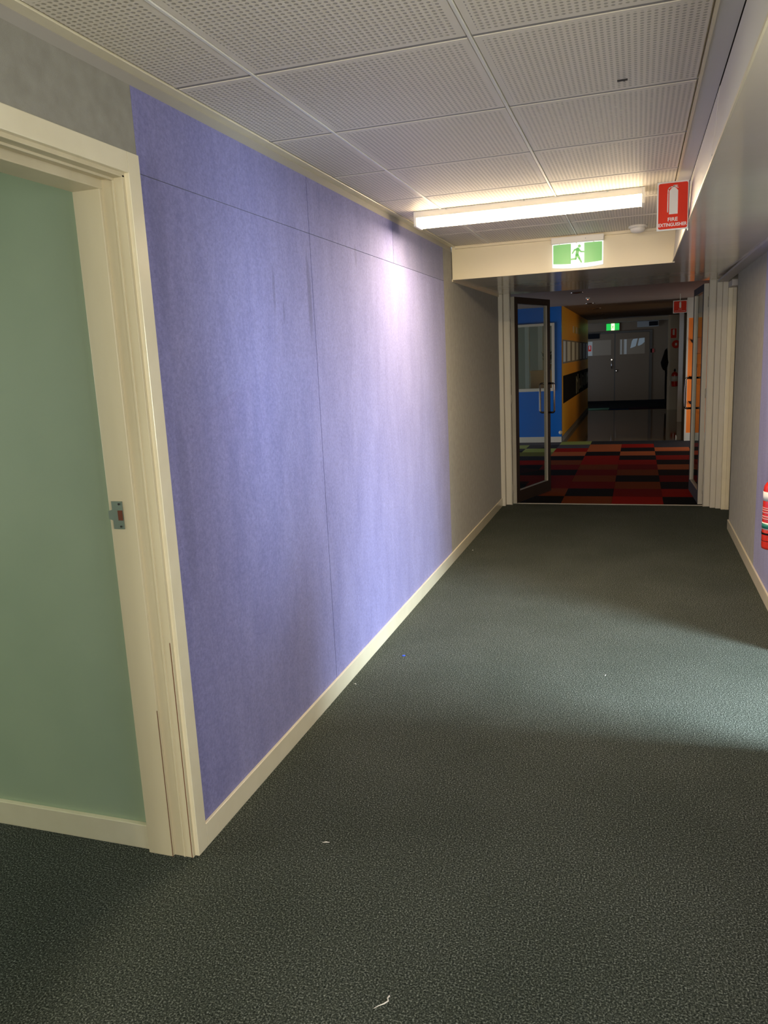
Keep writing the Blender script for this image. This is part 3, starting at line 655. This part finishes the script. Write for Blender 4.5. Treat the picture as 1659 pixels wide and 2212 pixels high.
for n_, (x, y, lab) in enumerate([(0.385, 2.051, 'short white lint curl on the carpet nearer the left doorway'), (1.195, 3.59, 'white lint speck in the daylit patch of carpet'), (0.05, 3.25, 'white lint speck close to the left skirting board'), (0.083, 5.91, 'white lint speck on the far carpet by the left skirting')]):
    a = n_ * 1.3; r_ = .012 if n_ == 0 else .007
    x = max(x, .045)
    tag(mk('lint', tube([(x - r_ * math.cos(a), y - r_ * math.sin(a), .002), (x, y + .002, .004), (x + r_ * math.cos(a + .5), y + r_ * math.sin(a + .5), .002)], [.0008, .0018, .0008], 8), 'thread'), lab, 'litter', 'lint on the carpet')

# ================================================================== THINGS BEYOND THE GLASS DOORS
# recessed downlights, unlit
dl = None
for i, (x, y) in enumerate([(0.545, 10.75), (0.56, 13.35), (0.57, 15.4), (0.57, 17.9), (0.57, 20.3)]):
    zc = 2.29 if y < 13.6 else 2.31
    r_ = .085 if i == 0 else .07
    if i == 0:
        t = thing('downlight', (x, y, zc), 'unlit recessed ceiling downlight nearest the glass doors', 'downlight', 'unlit downlights along the far ceiling')
        mk('rim', lathe([(r_, 0), (r_, -.008), (r_ * .85, -.012), (r_ * .8, -.002)], 28, (x, y, zc)), 'chrome', t)
        mk('reflector', lathe([(r_ * .78, -.001), (r_ * .4, -.003), (.001, -.003)], 24, (x, y, zc)), 'chrome', t)
        dl = t; base = Vector((x, y, zc))
    else:
        n_ = dl.copy(); COL.objects.link(n_); n_.location = (x, y, zc)
        n_['label'] = ['', 'second unlit downlight, just before the ochre wall begins', 'third unlit downlight in the far ceiling, above the white papers', 'fourth unlit downlight in the far ceiling, beside the striped cards', 'farthest unlit downlight, just above the small green exit sign'][i]
        for ch in list(dl.children):
            c = ch.copy(); COL.objects.link(c); c.parent = n_
t = thing('ceiling_sensor', (0.615, 11.9, 2.29), 'small ceiling sensor with a red glint between the first two downlights', 'sensor')
mk('base', lathe([(.03, 0), (.028, -.02), (.012, -.028)], 20, (0.615, 11.9, 2.29)), 'plastic', t)
mk('indicator', lathe([(.008, -.027), (.006, -.033), (.001, -.035)], 12, (0.615, 11.9, 2.29)), mat('red_indicator', (.8, .1, .05), .3, emit=(1, .25, .12), estr=1.5), t)

# ceiling-hung fire sign over the lobby and the signs round the niche
t = fire_sign('fire_extinguisher_sign', 1.800, 1.993, 2.015, 2.195, 12.5, 'square red extinguisher sign hanging from the lobby ceiling, beyond the glass doors', True, True)
mk('hanger', boxes((1.894, 1.899, 12.5, 12.503, 2.19, 2.291)), 'steel', t)
fire_sign('fire_extinguisher_sign', 2.070, 2.215, 1.745, 1.985, 20.715, 'small red extinguisher sign on the pale niche wall, above the round red sign', False)
t = thing('round_sign', (2.21, 20.71, 1.60), 'round red fire sign on the niche wall under the rectangular one', 'sign')
mk('disc', lathe([(.098, 0), (.098, .006)], 36, (2.205, 20.712, 1.60), 'y'), 'red', t)
mk('symbol', boxes((2.18, 2.23, 20.7105, 20.713, 1.57, 1.63)), 'dim_red' if 'dim_red' in M else 'sign_white', t)
extinguisher((2.185, 20.62), .075, .575, .93, 'small distant fire extinguisher on the pale wall under the round sign', 'y', None, False)
tag(mk('fire_blanket_bracket', boxes((2.07, 2.082, 20.69, 20.712, .60, .72)), 'sign_white'), 'small white bracket low beside the distant fire extinguisher', 'bracket')

# far exit sign
t = thing('exit_sign', (0.61, 23.85, 2.08), 'small bright green exit sign above the far double doors', 'exit sign')
mk('housing', boxes((0.42, 0.80, 23.86, 23.949, 2.07, 2.29)), 'brown_grey', t)
mk('green_panel', boxes((0.432, 0.565, 23.85, 23.862, 2.095, 2.285), (0.66, 0.79, 23.85, 23.862, 2.095, 2.285)), 'green_far', t)
mk('pale_panel', boxes((0.565, 0.66, 23.85, 23.862, 2.095, 2.285)), 'exit_far', t)
mk('running_figure', runner(.085, 0.57, 2.125, 23.846, 23.8505), 'green_far', t)

# far double doors
dd = thing('door_4', (0.68, 23.94, 0), '', '', kind='structure')
mk('door_leaf', boxes((-0.35, 0.655, 23.90, 23.94, .07, 2.0)), 'brown_grey', dd)
mk('door_leaf', boxes((0.69, 1.62, 23.90, 23.94, .07, 2.0)), 'brown_grey', dd)
mk('frame', boxes((0.655, 0.69, 23.905, 23.945, .07, 2.06), (-.4, 1.70, 23.91, 23.945, 2.0, 2.06), (1.62, 1.70, 23.91, 23.945, .07, 2.0)), 'door_frame_dark', dd)
wp = mat('window_view_tan', (.22, .16, .10), .5)
mk('upper_pane', boxes((-0.09, 0.565, 23.893, 23.901, 1.395, 1.83)), wp, dd)
mk('upper_pane', boxes((0.80, 1.50, 23.893, 23.901, 1.395, 1.83)), wp, dd)
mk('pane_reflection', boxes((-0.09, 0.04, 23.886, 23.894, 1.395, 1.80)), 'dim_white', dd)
mk('curtain_strip', boxes((0.83, 0.86, 23.886, 23.894, 1.40, 1.82), (0.93, 1.00, 23.886, 23.894, 1.40, 1.82)), 'dim_white', dd)
mk('view_patch', prism([(1.10, 1.56), (1.14, 1.76), (1.18, 1.82), (1.30, 1.83), (1.25, 1.62), (1.22, 1.60)], 'y', 23.886, 23.894, bm=prism([(1.30, 1.63), (1.34, 1.83), (1.49, 1.84), (1.49, 1.72), (1.42, 1.66), (1.34, 1.62)], 'y', 23.886, 23.894)), 'paper', dd)
mk('pull_handle', tube([(0.585, 23.90, 1.24), (0.585, 23.85, 1.22), (0.585, 23.85, 1.02), (0.585, 23.90, 1.00)], .012), 'chrome', dd)
mk('door_knob', lathe([(.012, 0), (.035, -.02), (.03, -.05), (.01, -.06)], 20, (0.72, 23.90, .935), 'y'), 'chrome', dd)
mk('flush_bolt', boxes((0.57, 0.60, 23.885, 23.90, 1.235, 1.275)), 'chrome', dd)
tag(mk('sign_board', boxes((-0.1, 0.24, 23.87, 23.949, 1.88, 2.02)), 'black'), 'small black board above the left far door at the end of the ochre wall', 'sign')
fire_sign('fire_extinguisher_sign', -0.085, 0.015, 1.52, 1.70, 23.88, 'tiny red extinguisher sign seen at the left far door glass, beside the ochre wall', False)
tag(mk('call_point', boxes((1.655, 1.755, 23.91, 23.949, 1.41, 1.52)), mat('dim_red_plastic', (.30, .02, .015), .5)), 'small dark red alarm call point on the far wall right of the doors', 'call point')
t = thing('wall_unit', (1.5, 23.9, 2.18), 'dark boxy unit high on the far wall near the right corner', 'wall unit')
mk('housing', boxes((1.28, 1.86, 23.75, 23.949, 2.14, 2.30)), 'grey_board', t)
mk('grille', boxes((1.60, 1.84, 23.74, 23.752, 2.16, 2.28)), 'black', t)

# dark coat on a hook
def coat():
    t = thing('coat', (1.94, 20.72, 1.5), 'black coat hanging from a hook on the pale post at the hall end', 'coat')
    bm = bmesh.new(); R = []
    prof = [(1.50, .015, .02, 1.985), (1.46, .035, .04, 1.975), (1.36, .050, .06, 1.965), (1.25, .070, .07, 1.955), (1.17, .088, .07, 1.948), (1.08, .072, .06, 1.945), (1.00, .045, .05, 1.952), (.96, .015, .03, 1.975)]
    for z, hw, hd, cx in prof:
        ring = []
        for i in range(20):
            a = 2 * math.pi * i / 20; k = 1 + .08 * math.sin(5 * a + z * 9)
            ring.append(bm.verts.new((cx + hw * math.cos(a) * k, 20.66 + hd * math.sin(a) * k, z)))
        R.append(ring)
    for a, b in zip(R, R[1:]):
        for i in range(20):
            f = bm.faces.new((a[i], a[(i + 1) % 20], b[(i + 1) % 20], b[i])); f.smooth = True
    bm.faces.new(R[0]); bm.faces.new(R[-1])
    mk('body', bm, 'cloth', t)
    mk('sleeve', tube([(1.975, 20.66, 1.10), (1.985, 20.66, .9), (1.98, 20.66, .6), (1.985, 20.66, .3), (1.985, 20.66, .1)], [.03, .026, .024, .022, .018]), 'cloth', t)
    mk('hook', tube([(2.016, 20.70, 1.52), (1.985, 20.68, 1.52), (1.98, 20.66, 1.505)], .006), 'steel', t)
coat()

# black banner with pale strokes, papers and cards on the ochre wall
t = thing('banner', (.08, 17.6, .6), 'long black banner with pale lettering at its far end on the ochre wall', 'banner')
mk('sheet', prism([(13.98, .645), (21.05, .600), (21.05, 1.10), (13.98, 1.125)], 'x', .0785, .083), 'black', t)
ST_ = [  # unreadable script strokes: (y, z) polylines
    [(17.0, .66), (17.0, 1.02)], [(17.0, 1.0), (17.45, .86)], [(17.45, .66), (17.45, 1.06)], [(17.9, .72), (17.9, .95)], [(17.9, .72), (18.4, .78)], [(18.4, .72), (18.4, 1.04)],
    [(18.8, .70), (18.8, 1.0)], [(18.8, .98), (19.3, .95)], [(19.3, .95), (19.2, .74)], [(19.7, .72), (19.9, 1.02)], [(19.9, 1.02), (20.2, .74)], [(20.5, .72), (20.5, 1.02)], [(20.5, .86), (20.9, 1.0)], [(20.9, 1.0), (20.9, .74)]]
for (a, b) in ST_:
    a, b = Vector(a), Vector(b); wv = .075 if abs(a.x - b.x) < .25 else .02
    if abs(a.x - b.x) < .25: q = [(a.x - wv, a.y), (a.x + wv, a.y), (b.x + wv, b.y), (b.x - wv, b.y)]
    else: q = [(a.x, a.y - .02), (b.x, b.y - .02), (b.x, b.y + .02), (a.x, a.y + .02)]
    mk('letter_stroke', prism(q, 'x', .083, .0865), 'letter', t)
t = thing('display_board', (.08, 17.4, 1.32), 'long grey display board carrying white papers on the ochre wall', 'board')
mk('backing', boxes((.0785, .085, 13.9, 20.9, 1.335, 1.745)), 'grey_board', t)
prev = None
for i, (a, b) in enumerate([(13.95, 14.40), (14.75, 15.42), (15.80, 16.45), (16.95, 17.50), (18.0, 18.6), (19.1, 19.7), (20.2, 20.7)]):
    lab = ['white paper pinned nearest the blue wall corner on the grey display board', 'second white paper from the blue wall on the grey display board', 'third white paper from the blue wall on the grey display board', 'fourth white paper from the blue wall on the grey display board', 'fifth paper from the blue wall on the grey display board', 'sixth paper from the blue wall on the grey display board', 'farthest paper on the grey display board, by the far doors'][i]
    o = mk('paper_sheet', boxes((.0852, .088, a, b, 1.365, 1.72)), 'paper'); tag(o, lab, 'paper', 'papers on the grey display board')
for i, y in enumerate([16.25, 16.75, 17.15, 17.6, 18.0]):
    o = mk('striped_card', boxes((.0785, .081, y - .09, y + .09, 1.905, 2.035)), 'paper' if i in (0, 2) else mat('card_green', (.28, .36, .16), .6))
    tag(o, ['pale card', 'green card', 'second pale card', 'second green card', 'farthest green card'][i] + ' in the short row high on the ochre wall, ' + ['nearest the camera', 'next to the nearest card', 'in the middle', 'just past the middle', 'last of the row'][i], 'card', 'cards high on the ochre wall')

# black hooks on the orange wall, door stops
for i, (x, z) in enumerate([(2.155, 1.60), (2.150, 1.02), (2.150, .62)]):
    t = thing('wall_hook', (x, 13.63, z), ['uppermost', 'middle', 'lowest'][i] + ' black hook on the orange wall behind the right glass door', 'hook', 'black hooks on the orange wall')
    mk('plate', boxes((x - .012, x + .05, 13.640, 13.650, z - .02, z + .03)), 'black', t)
    mk('arm', tube([(x, 13.64, z + .02), (x - .02, 13.60, z + .005), (x - .035, 13.58, z + .03)], .008), 'black', t)
t = thing('door_stop', (0.05, 13.64, .14), 'small round white knob at the foot of the blue wall corner', 'door stop')
mk('stem', lathe([(.015, 0), (.015, -.02)], 14, (0.055, 13.668, .17), 'y'), 'frame_white', t)
mk('cap', lathe([(.02, -.018), (.032, -.026), (.028, -.036), (.01, -.04)], 24, (0.062, 13.668, .17), 'y'), 'frame_white', t)
tag(mk('floor_stop', tube([(1.945, 13.75, .0), (1.945, 13.75, .05), (1.938, 13.75, .085)], [.012, .011, .006], 10), 'frame_white'), 'small white post standing at the edge of the polished floor', 'floor stop')

# office behind the blue wall window
t = thing('cabinet', (-.40, 14.6, 0), 'pale timber cabinet standing behind the window in the blue wall', 'cabinet')
mk('carcass', boxes((-.535, -.03, 14.35, 14.85, 0, 1.20)), 'timber', t, .003)
mk('top', boxes((-.545, -.025, 14.33, 14.86, 1.20, 1.225)), 'timber', t, .002)
mk('door', boxes((-.53, -.29, 14.335, 14.35, .05, 1.18)), 'timber', t); mk('door', boxes((-.28, -.04, 14.335, 14.35, .05, 1.18)), 'timber', t)
tag(mk('pillar', boxes((-.545, -.455, 15.6, 15.7, 0, 2.42)), 'paper'), 'pale pillar behind the window in the blue wall, above the timber cabinet', 'pillar')
tag(mk('pillar', boxes((-.80, -.72, 15.6, 15.7, 0, 2.42)), 'paper'), 'pale pillar at the left edge of the blue wall window', 'pillar')
# pot plant on the cabinet, a dim dark silhouette
t = thing('potted_plant', (-.25, 14.6, 1.225), 'dim leafy plant standing on the timber cabinet behind the glass', 'plant')
mk('pot', lathe([(.05, 0), (.065, .10), (.06, .105)], 20, (-.25, 14.6, 1.225)), 'grey_board', t)
bm = bmesh.new(); rnd = random.Random(3)
for i in range(46):
    a = rnd.uniform(0, 6.28); l_ = rnd.uniform(.08, .2); zz = rnd.uniform(.1, .42); c = Vector((-.25, 14.6, 1.25 + zz * .6))
    d = Vector((math.cos(a), math.sin(a), rnd.uniform(.1, .9))).normalized(); s = d.cross(Vector((0, 0, 1))).normalized() * l_ * .16
    u_ = d.cross(s).normalized() * .003
    p0, p1, p2 = c, c + d * l_ * .5, c + d * l_
    vs = [bm.verts.new(v) for v in (p0, p1 + s, p2, p1 - s, p1 + u_ * 3)]
    for q in ((0, 1, 4), (1, 2, 4), (2, 3, 4), (3, 0, 4), (0, 3, 2, 1)): bm.faces.new([vs[k] for k in q])
mk('foliage', bm, mat('dark_leaf', (.03, .05, .03), .6), t)
